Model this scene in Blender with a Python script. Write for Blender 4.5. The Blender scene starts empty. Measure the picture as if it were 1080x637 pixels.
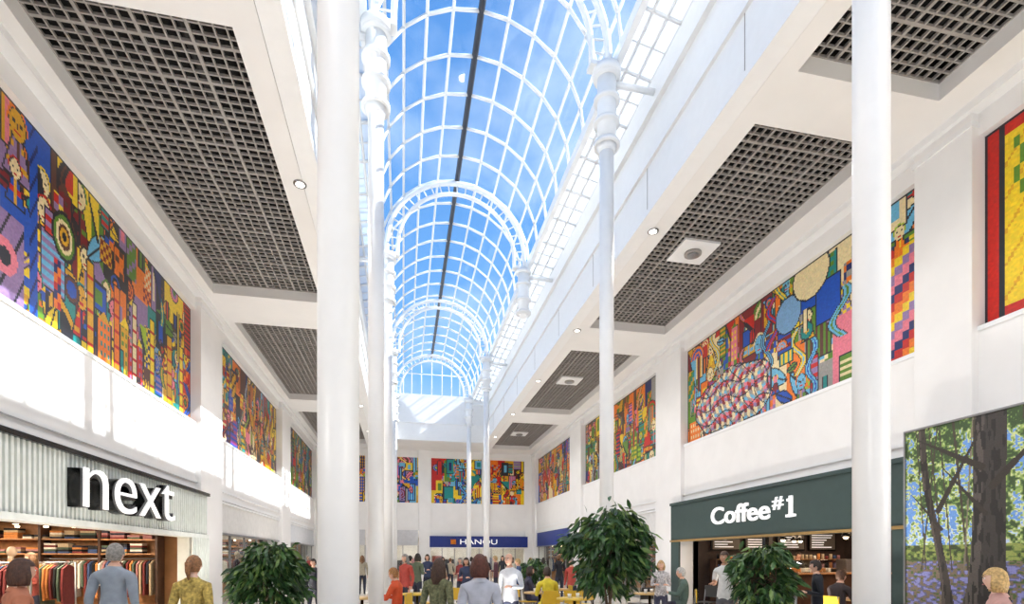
import bpy, math, random
import numpy as np
from mathutils import Vector, Matrix
random.seed(7)
scene=bpy.context.scene
CH=1.55            # eye height
YAW=math.radians(11.6); CS=math.cos(YAW); SN=math.sin(YAW)
WL=-5.4; WR=8.8; CX=1.7      # wall planes, atrium centre
ZC=CH+7.04                   # ceiling soffit
ZM0=CH+3.60; ZM1=CH+6.58     # mosaic band
ZF=CH+1.70                   # top of shop fascias
YN=-9.0; YF=35.4; YE=32.3    # near end, far wall, far end of roof opening

def plan(b,d):
    xc=(b-540)/560.0*d
    return (xc*CS+d*SN, -xc*SN+d*CS)

# ---------------------------------------------------------------- materials
def lin(c):
    return tuple(((v/255.)/12.92 if v/255.<=.04045 else ((v/255.+.055)/1.055)**2.4) for v in c)
MATS={}
def mat(name,rgb,rough=.5,metal=0,var=.04,scale=6,bump=0,emit=0,ecol=None):
    if name in MATS: return MATS[name]
    m=bpy.data.materials.new(name); m.use_nodes=True
    nt=m.node_tree; n=nt.nodes; b=n['Principled BSDF']
    b.inputs['Roughness'].default_value=rough; b.inputs['Metallic'].default_value=metal
    c=lin(rgb)
    tc=n.new('ShaderNodeTexCoord'); no=n.new('ShaderNodeTexNoise'); no.inputs['Scale'].default_value=scale
    no.inputs['Detail'].default_value=4
    nt.links.new(tc.outputs['Object'],no.inputs['Vector'])
    r=n.new('ShaderNodeValToRGB')
    r.color_ramp.elements[0].position=.3; r.color_ramp.elements[1].position=.7
    r.color_ramp.elements[0].color=tuple(max(0,v*(1-var*2)) for v in c)+(1,)
    r.color_ramp.elements[1].color=tuple(min(1,v*(1+var)) for v in c)+(1,)
    nt.links.new(no.outputs['Fac'],r.inputs['Fac']); nt.links.new(r.outputs['Color'],b.inputs['Base Color'])
    if bump:
        bp=n.new('ShaderNodeBump'); bp.inputs['Strength'].default_value=bump; bp.inputs['Distance'].default_value=.02
        nt.links.new(no.outputs['Fac'],bp.inputs['Height']); nt.links.new(bp.outputs['Normal'],b.inputs['Normal'])
    if emit:
        b.inputs['Emission Color'].default_value=lin(ecol or rgb)+(1,); b.inputs['Emission Strength'].default_value=emit
    MATS[name]=m; return m
def attr_mat(name,rough=.45,tile=0.0,spec=.5,lo=.82,hi=1.12,sat=1):
    m=bpy.data.materials.new(name); m.use_nodes=True; nt=m.node_tree; n=nt.nodes; b=n['Principled BSDF']
    a=n.new('ShaderNodeAttribute'); a.attribute_name='Col'
    b.inputs['Roughness'].default_value=rough; b.inputs['Specular IOR Level'].default_value=spec
    tc=n.new('ShaderNodeTexCoord'); v=n.new('ShaderNodeTexVoronoi'); v.inputs['Scale'].default_value=tile or 8
    nt.links.new(tc.outputs['Object'],v.inputs['Vector'])
    hs=n.new('ShaderNodeHueSaturation'); mp=n.new('ShaderNodeMapRange'); hs.inputs['Saturation'].default_value=sat
    mp.inputs['To Min'].default_value=lo; mp.inputs['To Max'].default_value=hi
    nt.links.new(v.outputs['Color'],mp.inputs['Value']); nt.links.new(mp.outputs[0],hs.inputs['Value'])
    nt.links.new(a.outputs['Color'],hs.inputs['Color']); nt.links.new(hs.outputs['Color'],b.inputs['Base Color'])
    MATS[name]=m; return m
def glass_mat(name,tint=(.93,.97,1),gl=.08):
    m=bpy.data.materials.new(name); m.use_nodes=True; nt=m.node_tree; n=nt.nodes; n.clear()
    o=n.new('ShaderNodeOutputMaterial'); t=n.new('ShaderNodeBsdfTransparent'); t.inputs[0].default_value=tint+(1,)
    g=n.new('ShaderNodeBsdfGlossy'); g.inputs['Roughness'].default_value=.03
    mx=n.new('ShaderNodeMixShader'); mx.inputs[0].default_value=gl
    nt.links.new(t.outputs[0],mx.inputs[1]); nt.links.new(g.outputs[0],mx.inputs[2]); nt.links.new(mx.outputs[0],o.inputs[0])
    MATS[name]=m; return m
def frosted(name):
    m=bpy.data.materials.new(name); m.use_nodes=True; nt=m.node_tree; n=nt.nodes; n.clear()
    o=n.new('ShaderNodeOutputMaterial'); t=n.new('ShaderNodeBsdfTranslucent'); t.inputs[0].default_value=(.74,.83,.92,1)
    g=n.new('ShaderNodeBsdfDiffuse'); g.inputs[0].default_value=(.80,.85,.9,1)
    mx=n.new('ShaderNodeMixShader'); mx.inputs[0].default_value=.65
    nt.links.new(t.outputs[0],mx.inputs[1]); nt.links.new(g.outputs[0],mx.inputs[2]); nt.links.new(mx.outputs[0],o.inputs[0])
    MATS[name]=m; return m
plaster=mat('white_plaster',(238,236,234),.6,var=.015,scale=2)
paintw=mat('white_gloss_paint',(236,236,236),.35,var=.01)
steelw=mat('white_painted_steel',(236,238,240),.35,var=.01)
ceilm=mat('ceiling_plaster',(234,232,230),.7,var=.015,scale=1.5)
dark=mat('dark_void',(12,11,11),.95)
grm=mat('grille_metal',(158,153,148),.5,var=.05)
ridgem=mat('dark_ridge_steel',(45,50,62),.5)
panelm=frosted('frosted_roof_panel')
blk=mat('black_gloss',(12,12,13),.25)
signw=mat('sign_white',(250,250,250),.4,emit=.35)
glassr=glass_mat('roof_glass',(.84,.93,1.0),.05)
glassw=glass_mat('shop_glass',(.92,.95,.95),.10)
mosm=attr_mat('mosaic_tesserae',.4,26,lo=.88,hi=1.08,sat=1.08)
leafm=attr_mat('leaf_green',.4,5)
postm=attr_mat('printed_poster',.55,60,lo=.95,hi=1.04)
wood=mat('oak_wood',(176,124,78),.5,var=.18,scale=9)
darkwood=mat('dark_walnut',(70,44,30),.5,var=.2,scale=9)
lamp_e=mat('lamp_warm',(255,225,180),.4,emit=8)
lamp_w=mat('lamp_white',(255,250,240),.4,emit=5)
chrome=mat('brushed_metal',(160,160,162),.3,metal=.9)

def floor_mat():
    m=bpy.data.materials.new('floor_tiles'); m.use_nodes=True; nt=m.node_tree; n=nt.nodes; b=n['Principled BSDF']
    tc=n.new('ShaderNodeTexCoord'); br=n.new('ShaderNodeTexBrick'); br.offset=0
    br.inputs['Scale'].default_value=1.0; br.inputs['Brick Width'].default_value=.6; br.inputs['Row Height'].default_value=.6
    br.inputs['Mortar Size'].default_value=.006
    br.inputs['Color1'].default_value=lin((230,223,212))+(1,); br.inputs['Color2'].default_value=lin((218,210,198))+(1,)
    br.inputs['Mortar'].default_value=lin((150,145,138))+(1,)
    nt.links.new(tc.outputs['Object'],br.inputs['Vector']); nt.links.new(br.outputs['Color'],b.inputs['Base Color'])
    b.inputs['Roughness'].default_value=.25
    return m
floorm=floor_mat()

# ---------------------------------------------------------------- mesh builder
class MB:
    def __init__(s): s.v=[];s.f=[];s.m=[];s.sm=[];s.mats=[]
    def mi(s,m):
        if m not in s.mats: s.mats.append(m)
        return s.mats.index(m)
    def add(s,vs,fs,m,smooth=False):
        o=len(s.v); s.v+= [tuple(v) for v in vs]; k=s.mi(m)
        for f in fs: s.f.append(tuple(i+o for i in f)); s.m.append(k); s.sm.append(smooth)
    def box(s,x0,x1,y0,y1,z0,z1,m,M=None):
        if x0>x1:x0,x1=x1,x0
        if y0>y1:y0,y1=y1,y0
        if z0>z1:z0,z1=z1,z0
        vs=[Vector(p) for p in ((x0,y0,z0),(x1,y0,z0),(x1,y1,z0),(x0,y1,z0),(x0,y0,z1),(x1,y0,z1),(x1,y1,z1),(x0,y1,z1))]
        if M: vs=[M@v for v in vs]
        s.add(vs,[(0,3,2,1),(4,5,6,7),(0,1,5,4),(1,2,6,5),(2,3,7,6),(3,0,4,7)],m)
    def tube(s,pts,rad,m,n=12,caps=True,flat=(1,1)):
        pts=[Vector(p) for p in pts]
        if not hasattr(rad,'__len__'): rad=[rad]*len(pts)
        vs=[];fs=[];ref=None
        for i,p in enumerate(pts):
            d=(pts[min(i+1,len(pts)-1)]-pts[max(i-1,0)])
            if d.length<1e-9: d=Vector((0,0,1))
            d.normalize()
            if ref is None:
                ref=Vector((1,0,0)) if abs(d.x)<.9 else Vector((0,1,0))
            a=(ref-d*ref.dot(d)).normalized(); b=d.cross(a); ref=a
            for k in range(n):
                t=2*math.pi*k/n
                vs.append(p+a*(math.cos(t)*rad[i]*flat[0])+b*(math.sin(t)*rad[i]*flat[1]))
        for i in range(len(pts)-1):
            for k in range(n):
                k2=(k+1)%n
                fs.append((i*n+k,i*n+k2,(i+1)*n+k2,(i+1)*n+k))
        if caps:
            fs.append(tuple(range(n-1,-1,-1))); L=(len(pts)-1)*n
            fs.append(tuple(L+k for k in range(n)))
        s.add(vs,fs,m,True)
    def cyl(s,x,y,z0,z1,r,m,n=24,r1=None):
        r1=r if r1 is None else r1
        s.tube([(x,y,z0),(x,y,z1)],[r,r1],m,n)
    def sph(s,c,r,m,nu=16,nv=10,fn=None):
        if not hasattr(r,'__len__'): r=(r,r,r)
        vs=[];fs=[]
        for j in range(nv+1):
            ph=math.pi*j/nv
            for i in range(nu):
                th=2*math.pi*i/nu
                d=Vector((math.sin(ph)*math.cos(th),math.sin(ph)*math.sin(th),math.cos(ph)))
                q=Vector((d.x*r[0],d.y*r[1],d.z*r[2]))
                if fn: q=fn(q,d)
                vs.append(Vector(c)+q)
        for j in range(nv):
            for i in range(nu):
                i2=(i+1)%nu
                fs.append((j*nu+i,(j+1)*nu+i,(j+1)*nu+i2,j*nu+i2))
        s.add(vs,fs,m,True)
    def obj(s,name,loc=(0,0,0),rot=0,bevel=0,scale=1):
        me=bpy.data.meshes.new(name+'_mesh'); me.from_pydata(s.v,[],s.f)
        for m in s.mats: me.materials.append(m)
        me.polygons.foreach_set('material_index',s.m); me.polygons.foreach_set('use_smooth',s.sm)
        me.update()
        o=bpy.data.objects.new(name,me); scene.collection.objects.link(o)
        o.location=loc; o.rotation_euler=(0,0,rot); o.scale=(scale,)*3
        if bevel:
            b=o.modifiers.new('bevel','BEVEL'); b.width=bevel; b.segments=2; b.limit_method='ANGLE'
        return o
def slab(name,x0,x1,y0,y1,z0,z1,m,bevel=0):
    b=MB(); b.box(x0,x1,y0,y1,z0,z1,m); return b.obj(name,bevel=bevel)

# ---------------------------------------------------------------- shell
slab('floor',-14,18,YN,YF+6,-.3,0,floorm)
slab('ground',-70,70,-70,90,-.6,-.35,mat('outdoor_paving',(190,190,188),.9))

piers=[(-3.2,-2.2),(6.65,7.6),(15.5,17.2),(25.2,27.0),(34.6,YF)]
bays=[(-2.2,6.65),(7.6,15.5),(17.2,25.2),(27.0,34.6)]
for side,W,sg in (('left',WL,-1),('right',WR,1)):
    o=W+sg*.5; nm='wall_'+side
    slab(nm,W,o,YN,YF,ZF,ZM0,plaster)
    slab(nm,W,o,YN,YF,ZM1,ZC+.6,plaster)
    slab(nm,W+sg*.2,o,YN,YF,ZM0,ZM1,plaster)
    slab(nm,W,o,YN,-3.2,0,ZF,plaster)
    slab('trim_sill_'+side,W-sg*.03,W+sg*.05,YN,YF,ZM0-.07,ZM0,paintw)
    for p0,p1 in piers:
        slab(nm,W-sg*.14,o,p0,p1,0,ZC,plaster,.012)
        slab('trim_pier_cap_'+side,W-sg*.17,W,p0-.02,p1+.02,ZC-.34,ZC-.26,paintw)
    slab('trim_cornice_'+side,W-sg*.22,W,YN,YF,ZC-.12,ZC,paintw)
    slab('trim_band_'+side,W-sg*.05,W,YN,YF,ZF+.28,ZF+.34,paintw); slab('trim_band_'+side,W-sg*.06,W,YN,YF,ZF+.02,ZF+.12,paintw)

cof=[(-2.2,6.7),(7.65,15.45),(17.25,25.1),(27.1,33.9)]
def ceiling(side,xw,xa,xb,xi):
    h=.62; nm='ceiling_'+side; sg=1 if side=='right' else -1
    slab(nm,xw,xa,YN,YF,ZC,ZC+h,ceilm); slab(nm,xb,xi+sg*.29,YN,YE,ZC,ZC+h,ceilm)
    slab(nm,xb,xi+sg*.29,YE,YF,ZC,ZC+h,ceilm)
    ys=[YN]+[v for c in cof for v in c]+[YF]
    for i in range(0,len(ys),2): slab(nm,xa,xb,ys[i],ys[i+1],ZC,ZC+h,ceilm)
    slab(nm,xw,xi+sg*.35,YN,YF,ZC+h,ZC+h+.1,dark)
    for c in cof:
        g=MB(); x0,x1=min(xa,xb),max(xa,xb); s=.168
        nx=round((x1-x0)/s/4)*4; ny=round((c[1]-c[0])/s/4)*4
        z0,z1=ZC+.26,ZC+.305; t=.012
        for i in range(nx+1):
            x=x0+(x1-x0)*i/nx; tt=t*2 if i%4==0 else t
            g.box(max(x0,x-tt),min(x1,x+tt),c[0],c[1],z0,z1,grm)
        for j in range(ny+1):
            y=c[0]+(c[1]-c[0])*j/ny; tt=t*2 if j%4==0 else t
            g.box(x0,x1,max(c[0],y-tt),min(c[1],y+tt),z0+.002,z1-.002,grm)
        g.box(x0,x1,c[0],c[1],ZC+.58,ZC+.61,dark)
        g.box(x0+.001,x0+.02,c[0],c[1],z1,ZC+.6,dark); g.box(x1-.02,x1-.001,c[0],c[1],z1,ZC+.6,dark)
        g.box(x0,x1,c[0]+.001,c[0]+.02,z1,ZC+.6,dark); g.box(x0,x1,c[1]-.02,c[1]-.001,z1,ZC+.6,dark)
        g.tube([(x0+.7*(x1-x0),c[0]+.1,ZC+.48),(x0+.7*(x1-x0),c[1]-.1,ZC+.48)],.07,mat('duct_grey',(50,48,46),.6),8)
        g.obj('ceiling_grille')
ceiling('left',WL-.1,-4.95,-2.22,-1.56)
ceiling('right',WR+.1,8.1,5.6,4.96)
slab('ceiling_far',-1.85,5.25,YE+.3,YF,ZC,ZC+.62,ceilm)
ZT=CH+9.5
for side,x,sg in (('left',-1.56,-1),('right',4.96,1)):
    b=MB()
    b.box(x,x+sg*.28,YN,YE,ZC-.01,ZT,paintw)
    b.box(x-sg*.05,x,YN,YE,ZC-.012,ZC+.1,paintw); b.box(x-sg*.06,x,YN,YE,ZC+1.02,ZC+1.1,paintw)
    b.box(x-sg*.10,x,YN,YE,ZT-.5,ZT,paintw)
    y=YN
    while y<YE: b.box(x-sg*.004,x,y,y+.02,ZC+.1,ZC+1.02,grm); y+=3.2
    b.obj('trim_beam_'+side)
    b=MB(); xe=CX+sg*2.36; z_in=CH+9.72; z_out=ZT
    A=Vector((x+sg*.2,0,z_out)); B=Vector((xe,0,z_in))
    b.add([(A.x,YN,A.z+.05),(A.x,YE,A.z+.05),(B.x,YE,B.z+.05),(B.x,YN,B.z+.05)],[(0,1,2,3)],panelm)
    n=int((YE-YN)/.59)
    for i in range(n+1):
        y=YN+(YE-YN)*i/n; w=.045 if i%2==0 else .022
        b.tube([(A.x,y,A.z),(B.x,y,B.z)],w,steelw,4)
    for k in range(0,5):
        p=A.lerp(B,k/4); b.tube([(p.x,YN,p.z),(p.x,YE,p.z)],.035,steelw,4)
    b.box(xe-sg*.03,xe+sg*.1,YN,YE,z_in-.14,z_in+.1,steelw)
    b.obj('window_clerestory_'+side)
b=MB(); b.box(-1.56,4.96,YE,YE+.3,ZC,ZT+.3,paintw); b.box(-1.56,4.96,YE-.06,YE,ZC+1.02,ZC+1.1,paintw)
b.obj('trim_beam_far')

# ---------------------------------------------------------------- vault
R=2.38; ZS=CH+9.72; N=12
def vp(k,y,r=R): 
    t=math.pi*k/N; return Vector((CX-r*math.cos(t),y,ZS+r*math.sin(t)))
b=MB()
for k in range(N+1):
    m=ridgem if k==N//2 else steelw
    rr=.075 if k==N//2 else .036
    b.tube([vp(k,YN),vp(k,YE+.1)],rr,m,6)
ny=int((YE-YN)/1.08)
for j in range(ny+1):
    y=YN+(YE-YN)*j/ny
    for k in range(N): b.tube([vp(k,y),vp(k+1,y)],.040,steelw,6)
for k in range(1,N): 
    p=vp(k,YE+.05); b.tube([p,(p.x,p.y,ZT+.1)],.03,steelw,6)
b.tube([(CX-R,YE+.05,ZS),(CX+R,YE+.05,ZS)],.05,steelw,6)
b.tube([(CX-R*.8,YE+.05,ZS+1.3),(CX+R*.8,YE+.05,ZS+1.3)],.03,steelw,6)
b.obj('window_roof_vault_frame')
b=MB()
vs=[];fs=[]
for k in range(N+1): vs+= [vp(k,YN,R+.03),vp(k,YE+.1,R+.03)]
for k in range(N): fs.append((2*k,2*k+1,2*k+3,2*k+2))
b.add(vs,fs,glassr); b.obj('window_roof_vault_glass')

colY=[3.78,9.72,17.0,24.9,31.7]
for y in [-3.0]+colY:
    b=MB(); segs=40
    for r,tr in ((2.2,.075),(1.86,.06)):
        pts=[Vector((CX-r*math.cos(math.pi*i/segs),y,CH+9.75+r*math.sin(math.pi*i/segs))) for i in range(segs+1)]
        pts=[Vector((pts[0].x,y,CH+9.45))]+pts+[Vector((pts[-1].x,y,CH+9.45))]
        b.tube(pts,tr,steelw,10)
    for i in range(0,25):
        t=math.pi*i/24
        c,s_=math.cos(t),math.sin(t)
        b.tube([(CX-1.86*c,y,CH+9.75+1.86*s_),(CX-2.2*c,y,CH+9.75+2.2*s_)],.022,steelw,6)
    for sg in (-1,1):
        b.box(CX+sg*1.8,CX+sg*2.34,y-.12,y+.12,CH+9.42,CH+9.5,steelw)
    b.obj('roof_arch_rib')
def collar(b,x,y,z0):
    b.cyl(x,y,z0,CH+9.45,.185,steelw,28)
    for z in (z0,z0+.42,z0+.86,z0+1.3):
        b.cyl(x,y,z,z+.07,.25,steelw,28)
    b.cyl(x,y,z0-.12,z0,.13,steelw,24,.2)
    b.cyl(x,y,CH+9.3,CH+9.45,.27,steelw,28)
for y in colY:
    for sg in (-1,1):
        x=CX+sg*2.17
        if y==3.78 and sg==-1: x=-.43
        if y==17.0 and sg==1:
            b=MB(); b.cyl(x,y,CH+7.95,CH+9.45,.185,steelw,28)
            for z in (7.98,8.4,8.9,9.3): b.cyl(x,y,CH+z,CH+z+.07,.25,steelw,28)
            b.sph((x,y,CH+7.95),(.17,.17,.1),steelw)
            b.tube([(x,y,CH+9.2),(4.96,y,CH+9.2)],.06,steelw,10)
            b.obj('roof_arch_pendant'); continue
        b=MB(); b.cyl(x,y,0,CH+9.3,.137,paintw,40)
        b.cyl(x,y,0,.06,.24,paintw,40); b.cyl(x,y,.06,.12,.2,paintw,40,.14)
        collar(b,x,y,CH+7.95)
        xe=4.96 if sg==1 else -1.56
        b.tube([(x,y,CH+9.2),(xe,y,CH+9.2)],.06,steelw,10)
        b.obj('steel_column')

def spot(x,y,z,e,ang=150,col=(1,.93,.86),size=.08,rot=(0,0,0),name='downlight_lamp'):
    l=bpy.data.lights.new(name,'SPOT'); l.energy=e; l.spot_size=math.radians(ang); l.spot_blend=.6
    l.color=col; l.shadow_soft_size=size
    o=bpy.data.objects.new(name,l); o.location=(x,y,z); o.rotation_euler=rot; scene.collection.objects.link(o); return o
for i,y in enumerate([1.0,5.6,10.6,15.7,20.5,25.5,30.5]):
    for x in (-1.9,5.28):
        b=MB(); b.cyl(x,y,ZC-.02,ZC,.12,chrome,24); b.cyl(x,y,ZC-.022,ZC-.018,.08,lamp_w,20)
        o=b.obj('recessed_downlight')
        s=spot(x,y,ZC-.03,380); s.parent=o
for (x,y) in ((6.75,11.5),(6.7,20.9),(6.75,2.0),(6.7,30.5)):
    b=MB(); b.box(x-.45,x+.45,y-.45,y+.45,ZC+.2,ZC+.258,paintw)
    b.cyl(x,y,ZC+.15,ZC+.2,.2,grm,24); b.cyl(x,y,ZC+.12,ZC+.15,.13,chrome,20); b.obj('ceiling_speaker_panel',bevel=.008)

# ---------------------------------------------------------------- mosaics
PAL={k:lin(v) for k,v in dict(ochre=(216,162,42),yel=(236,204,74),red=(196,44,36),blue=(46,86,178),teal=(32,134,130),
 mauve=(146,120,162),pink=(226,132,146),brown=(90,52,40),dark=(26,26,36),olive=(92,132,46),cream=(232,214,168),
 orange=(234,122,32),sky=(116,180,212),navy=(28,40,96),grey=(150,146,140),lime=(160,184,62),maroon=(124,32,38)).items()}
# shapes are drawn in metres so every panel keeps the same motif size whatever its tile size
def paint(Wm,Hm,tile,seed,names,dens=1.0):
    W=int(Wm/tile); H=int(Hm/tile)
    rng=np.random.RandomState(seed); P=np.array([PAL[n] for n in names])
    A=np.array(list(PAL.values()))
    def c(): return P[rng.randint(len(P))] if rng.rand()<.62 else A[rng.randint(len(A))]
    img=np.zeros((H,W,3)); yy,xx=np.mgrid[0:H,0:W]; X=(xx+.5)*tile; Y=(yy+.5)*tile
    x=0
    while x<Wm:
        w=rng.uniform(.35,1.1); m=(X>=x)&(X<x+w); img[m]=c(); img[m&(Y>rng.uniform(.5,Hm-.3))]=c(); x+=w
    dk=np.array(PAL['dark']); o=.032
    n=int(Wm*Hm*5.2*dens)
    for k in range(n):
        t=rng.randint(17); cx=rng.rand()*Wm; cy=rng.rand()*Hm; f=1.25-.65*k/n
        a=rng.uniform(.10,.36)*f; h=rng.uniform(.18,.75)*f
        dx=X-cx; dy=Y-cy; ax=abs(dx); ay=abs(dy)
        R_=(ax<a)&(ay<h); Ro=(ax<a+o)&(ay<h+o)
        if t==0: img[Ro]=dk; img[R_]=c(); img[(ax<a*.5)&(ay<h*.6)]=c()
        elif t==1:
            img[Ro]=dk; s=rng.uniform(.06,.11); c1,c2=c(),c(); q=(np.floor(Y/s)%2==0); img[R_&q]=c1; img[R_&~q]=c2
        elif t==2:
            r=rng.uniform(.10,.26)*f; d=np.hypot(dx,dy); img[d<r+o]=dk; img[d<r]=c(); img[d<r*.68]=c(); img[d<r*.36]=c()
        elif t==3:
            s=rng.uniform(.10,.16); q=np.floor(dx/s)*s+dy
            cs=[c(),c(),c()]
            for i,cc in enumerate(cs): img[R_&(np.floor(q/.14)%3==i)]=cc
        elif t==4:
            s=.09; m=(ax<a)&(ay<a); q=((np.floor(dx/s)+np.floor(dy/s))%2==0); img[m&q]=c(); img[m&~q]=c()
        elif t==5:
            r=rng.uniform(.2,.5)*f; d=np.hypot(dx,dy); half=(dy<0) if rng.rand()<.5 else (dx>0)
            c1,c2=c(),c(); img[half&(d<r+o)]=dk
            for i in range(5): img[half&(d<=r*(1-i*.2))]=c1 if i%2 else c2
        elif t==6:
            s=rng.uniform(.06,.10); c1,c2=c(),c(); q=(np.floor(X/s)%2==0); img[Ro]=dk; img[R_&q]=c1; img[R_&~q]=c2
        elif t==7:
            img[R_&(dx*h>dy*a-o)]=dk; img[R_&(dx*h>dy*a)]=c()
        elif t in (8,13):
            w=rng.uniform(.05,.11); ph=rng.rand()*6; am=rng.uniform(.05,.25); fr=rng.uniform(3,7)
            d=abs(dx-am*np.sin(Y*fr+ph)); m=(ay<h*1.6); img[m&(d<w+o)]=dk; img[m&(d<w)]=c(); img[m&(d<w*.3)]=c()
        elif t==9:
            img[(ax<.05)&(ay<h*1.5)]=c(); img[(abs(ax-.06)<.018)&(ay<h*1.5)]=dk
        elif t in (10,14,16):   # figures with faces
            fw=rng.uniform(.11,.20)*f; fh=fw*1.3; d=(dx/fw)**2+(dy/fh)**2
            skin=[PAL['cream'],PAL['pink'],PAL['ochre'],PAL['sky'],PAL['cream']][rng.randint(5)]
            body=(dy>fh*.85)&(dy<fh*3.6)&(ax<fw*.6+(dy-fh)*.32)
            bodyo=(dy>fh*.8)&(dy<fh*3.6+o)&(ax<fw*.6+(dy-fh)*.32+o)
            img[bodyo]=dk; bc=c(); img[body]=bc; img[body&(ax<fw*.18)]=c(); img[body&(np.floor(dy/.09)%3==0)&(ax>fw*.4)]=c()
            img[(d<1.75)&(dy<fh*.15)]=c(); img[d<1.22]=dk; img[d<1]=skin
            img[(np.hypot(ax-fw*.42,dy+fh*.15)<fw*.19)]=dk
            img[(ax<fw*.10)&(dy>-fh*.1)&(dy<fh*.3)]=PAL['brown']; img[(ax<fw*.38)&(abs(dy-fh*.52)<fh*.09)]=PAL['red']
        elif t==11:
            bc=c(); wc=c(); img[(ax<a+o)&(dy>-h-o)&(dy<h)]=dk; img[R_]=bc
            img[R_&(np.mod(dx,.13)<.065)&(np.mod(dy,.18)<.10)]=wc
            img[(ax+(-h-dy)<a)&(dy<=-h)&(dy>-h-a)]=c()
        else:
            ang=rng.rand()*3.14; u=dx*np.cos(ang)+dy*np.sin(ang); v=-dx*np.sin(ang)+dy*np.cos(ang)
            L=rng.uniform(.2,.5)*f; wv=L*.38; d=abs(v)-wv*(1-(u/L)**2); ok=abs(u)<L
            img[(d<o)&ok]=dk; img[(d<0)&ok]=c(); img[(abs(v)<.02)&ok]=dk
    return img,X,Y
def color_grid(name,img,origin,du,dv,m,jit=.12,seed=0):
    H,W=img.shape[:2]; rng=np.random.RandomState(seed)
    o=np.array(origin,float); du=np.array(du,float)/W; dv=np.array(dv,float)/H
    I,J=np.meshgrid(np.arange(W+1),np.arange(H+1))
    v=o+I[...,None]*du+J[...,None]*dv
    v=v.reshape(-1,3); a=(np.arange(H)[:,None]*(W+1)+np.arange(W)[None]).ravel()
    f=np.stack([a,a+W+1,a+W+2,a+1],1)
    me=bpy.data.meshes.new(name+'_mesh'); me.vertices.add(len(v)); me.vertices.foreach_set('co',v.ravel())
    me.loops.add(len(f)*4); me.loops.foreach_set('vertex_index',f.ravel().astype(np.int32))
    me.polygons.add(len(f)); me.polygons.foreach_set('loop_start',np.arange(len(f),dtype=np.int32)*4)
    me.polygons.foreach_set('loop_total',np.full(len(f),4,np.int32))
    me.update(calc_edges=True)
    col=img.reshape(-1,3)*(1+(rng.rand(H*W,1)-.5)*2*jit)*(1+(rng.rand(H*W,3)-.5)*jit)
    col=np.clip(col,0,1); c4=np.ones((len(f),4,4)); c4[:,:,:3]=col[:,None,:]
    at=me.color_attributes.new('Col','FLOAT_COLOR','CORNER'); at.data.foreach_set('color',c4.ravel().astype(np.float32))
    me.materials.append(m)
    ob=bpy.data.objects.new(name,me); scene.collection.objects.link(ob); return ob
HM=ZM1-ZM0
def wall_mosaic(side,y0,y1,seed,names,tile=.05,special=None,dens=1):
    img,X,Y=paint(y1-y0,HM,tile,seed,names,dens)
    if special: special(img,X/(y1-y0),Y/HM,X,Y)
    img[:1]=PAL['dark']; img[-1:]=PAL['dark']; img[:,:1]=PAL['dark']; img[:,-1:]=PAL['dark']
    if side=='left': ob=color_grid('mosaic_mural',img,(WL-.12,y0,ZM1),(0,y1-y0,0),(0,0,-HM),mosm,.07,seed)
    else: ob=color_grid('mosaic_mural',img,(WR+.12,y1,ZM1),(0,y0-y1,0),(0,0,-HM),mosm,.07,seed)
    return ob
def sp_left(img,U,V,X,Y):
    c=PAL
    m=(U<.10)&(V>.30)&(V<.8); q=np.floor((np.floor(X/.11)*.11+Y)/.16)%4
    for i,cc in enumerate(('yel','dark','pink','dark')): img[m&(q==i)]=c[cc]
    m=(U>.10)&(U<.20)&(V>.55); img[m]=c['mauve']; img[m&(np.mod(X+Y*.5,.35)<.05)]=c['dark']; img[m&(np.hypot(X-1.2,Y-2.3)<.26)]=c['pink']; img[m&(np.hypot(X-1.2,Y-2.3)<.13)]=c['dark']
    m=(U>.215)&(U<.240); img[m]=c['blue']; img[m&(np.mod(Y+X*2,.4)<.1)]=c['navy']
    for x0,w,col in ((3.3,.09,'ochre'),(4.2,.10,'orange'),(4.9,.08,'cream'),(5.7,.10,'yel'),(6.6,.11,'ochre'),(7.3,.09,'yel')):
        m=(abs(X-x0)<w)&(V>.42); img[(abs(X-x0)<w+.03)&(V>.41)]=c['dark']; img[m]=c[col]; img[m&(np.mod(Y,.3)<.07)]=c['red']
    for fx,fy,r in ((2.55,1.25,.33),):
        d=np.hypot(X-fx,(Y-fy)*.8)
        for i,cc in enumerate(('dark','olive','cream','brown','ochre','dark')):
            img[d<r*(1-i/6)]=c[cc]
def sp_right(img,U,V,X,Y):
    c=PAL
    wob=.10*np.sin(X*5)+.08*np.sin(Y*7+X*3)
    d=((X-2.25)/1.75)**2+((Y-2.15)/.82)**2+wob
    m=d<1; img[d<1.08]=c['dark']; img[m]=lin((196,176,170))
    q=(np.floor(X/.13+np.sin(Y*4))*7+np.floor(Y/.10+np.sin(X*5))*5).astype(int)
    for i,cc in enumerate(('pink','cream','grey','maroon','sky','mauve','cream','red','grey')): img[m&(q%9==i)]=c[cc]
    img[m&(np.mod(X-Y*.6+.1*np.sin(Y*6),.5)<.04)]=c['dark']; img[m&(np.mod(Y+.12*np.sin(X*4),.42)<.035)]=c['dark']
    d=np.hypot(X-4.5,Y-.85); img[d<.44]=c['dark']; img[d<.41]=lin((130,168,205))
    d=np.hypot(X-5.2,Y-.25); img[d<.56]=c['dark']; img[d<.52]=c['cream']
    m=(U>.86)&(U<.97)
    q=np.floor((Y+np.floor(X/.13)*.13)/.17)%6
    for i,cc in enumerate(('orange','yel','mauve','pink','navy','red')): img[m&(V>.3)&(q==i)]=c[cc]
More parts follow.
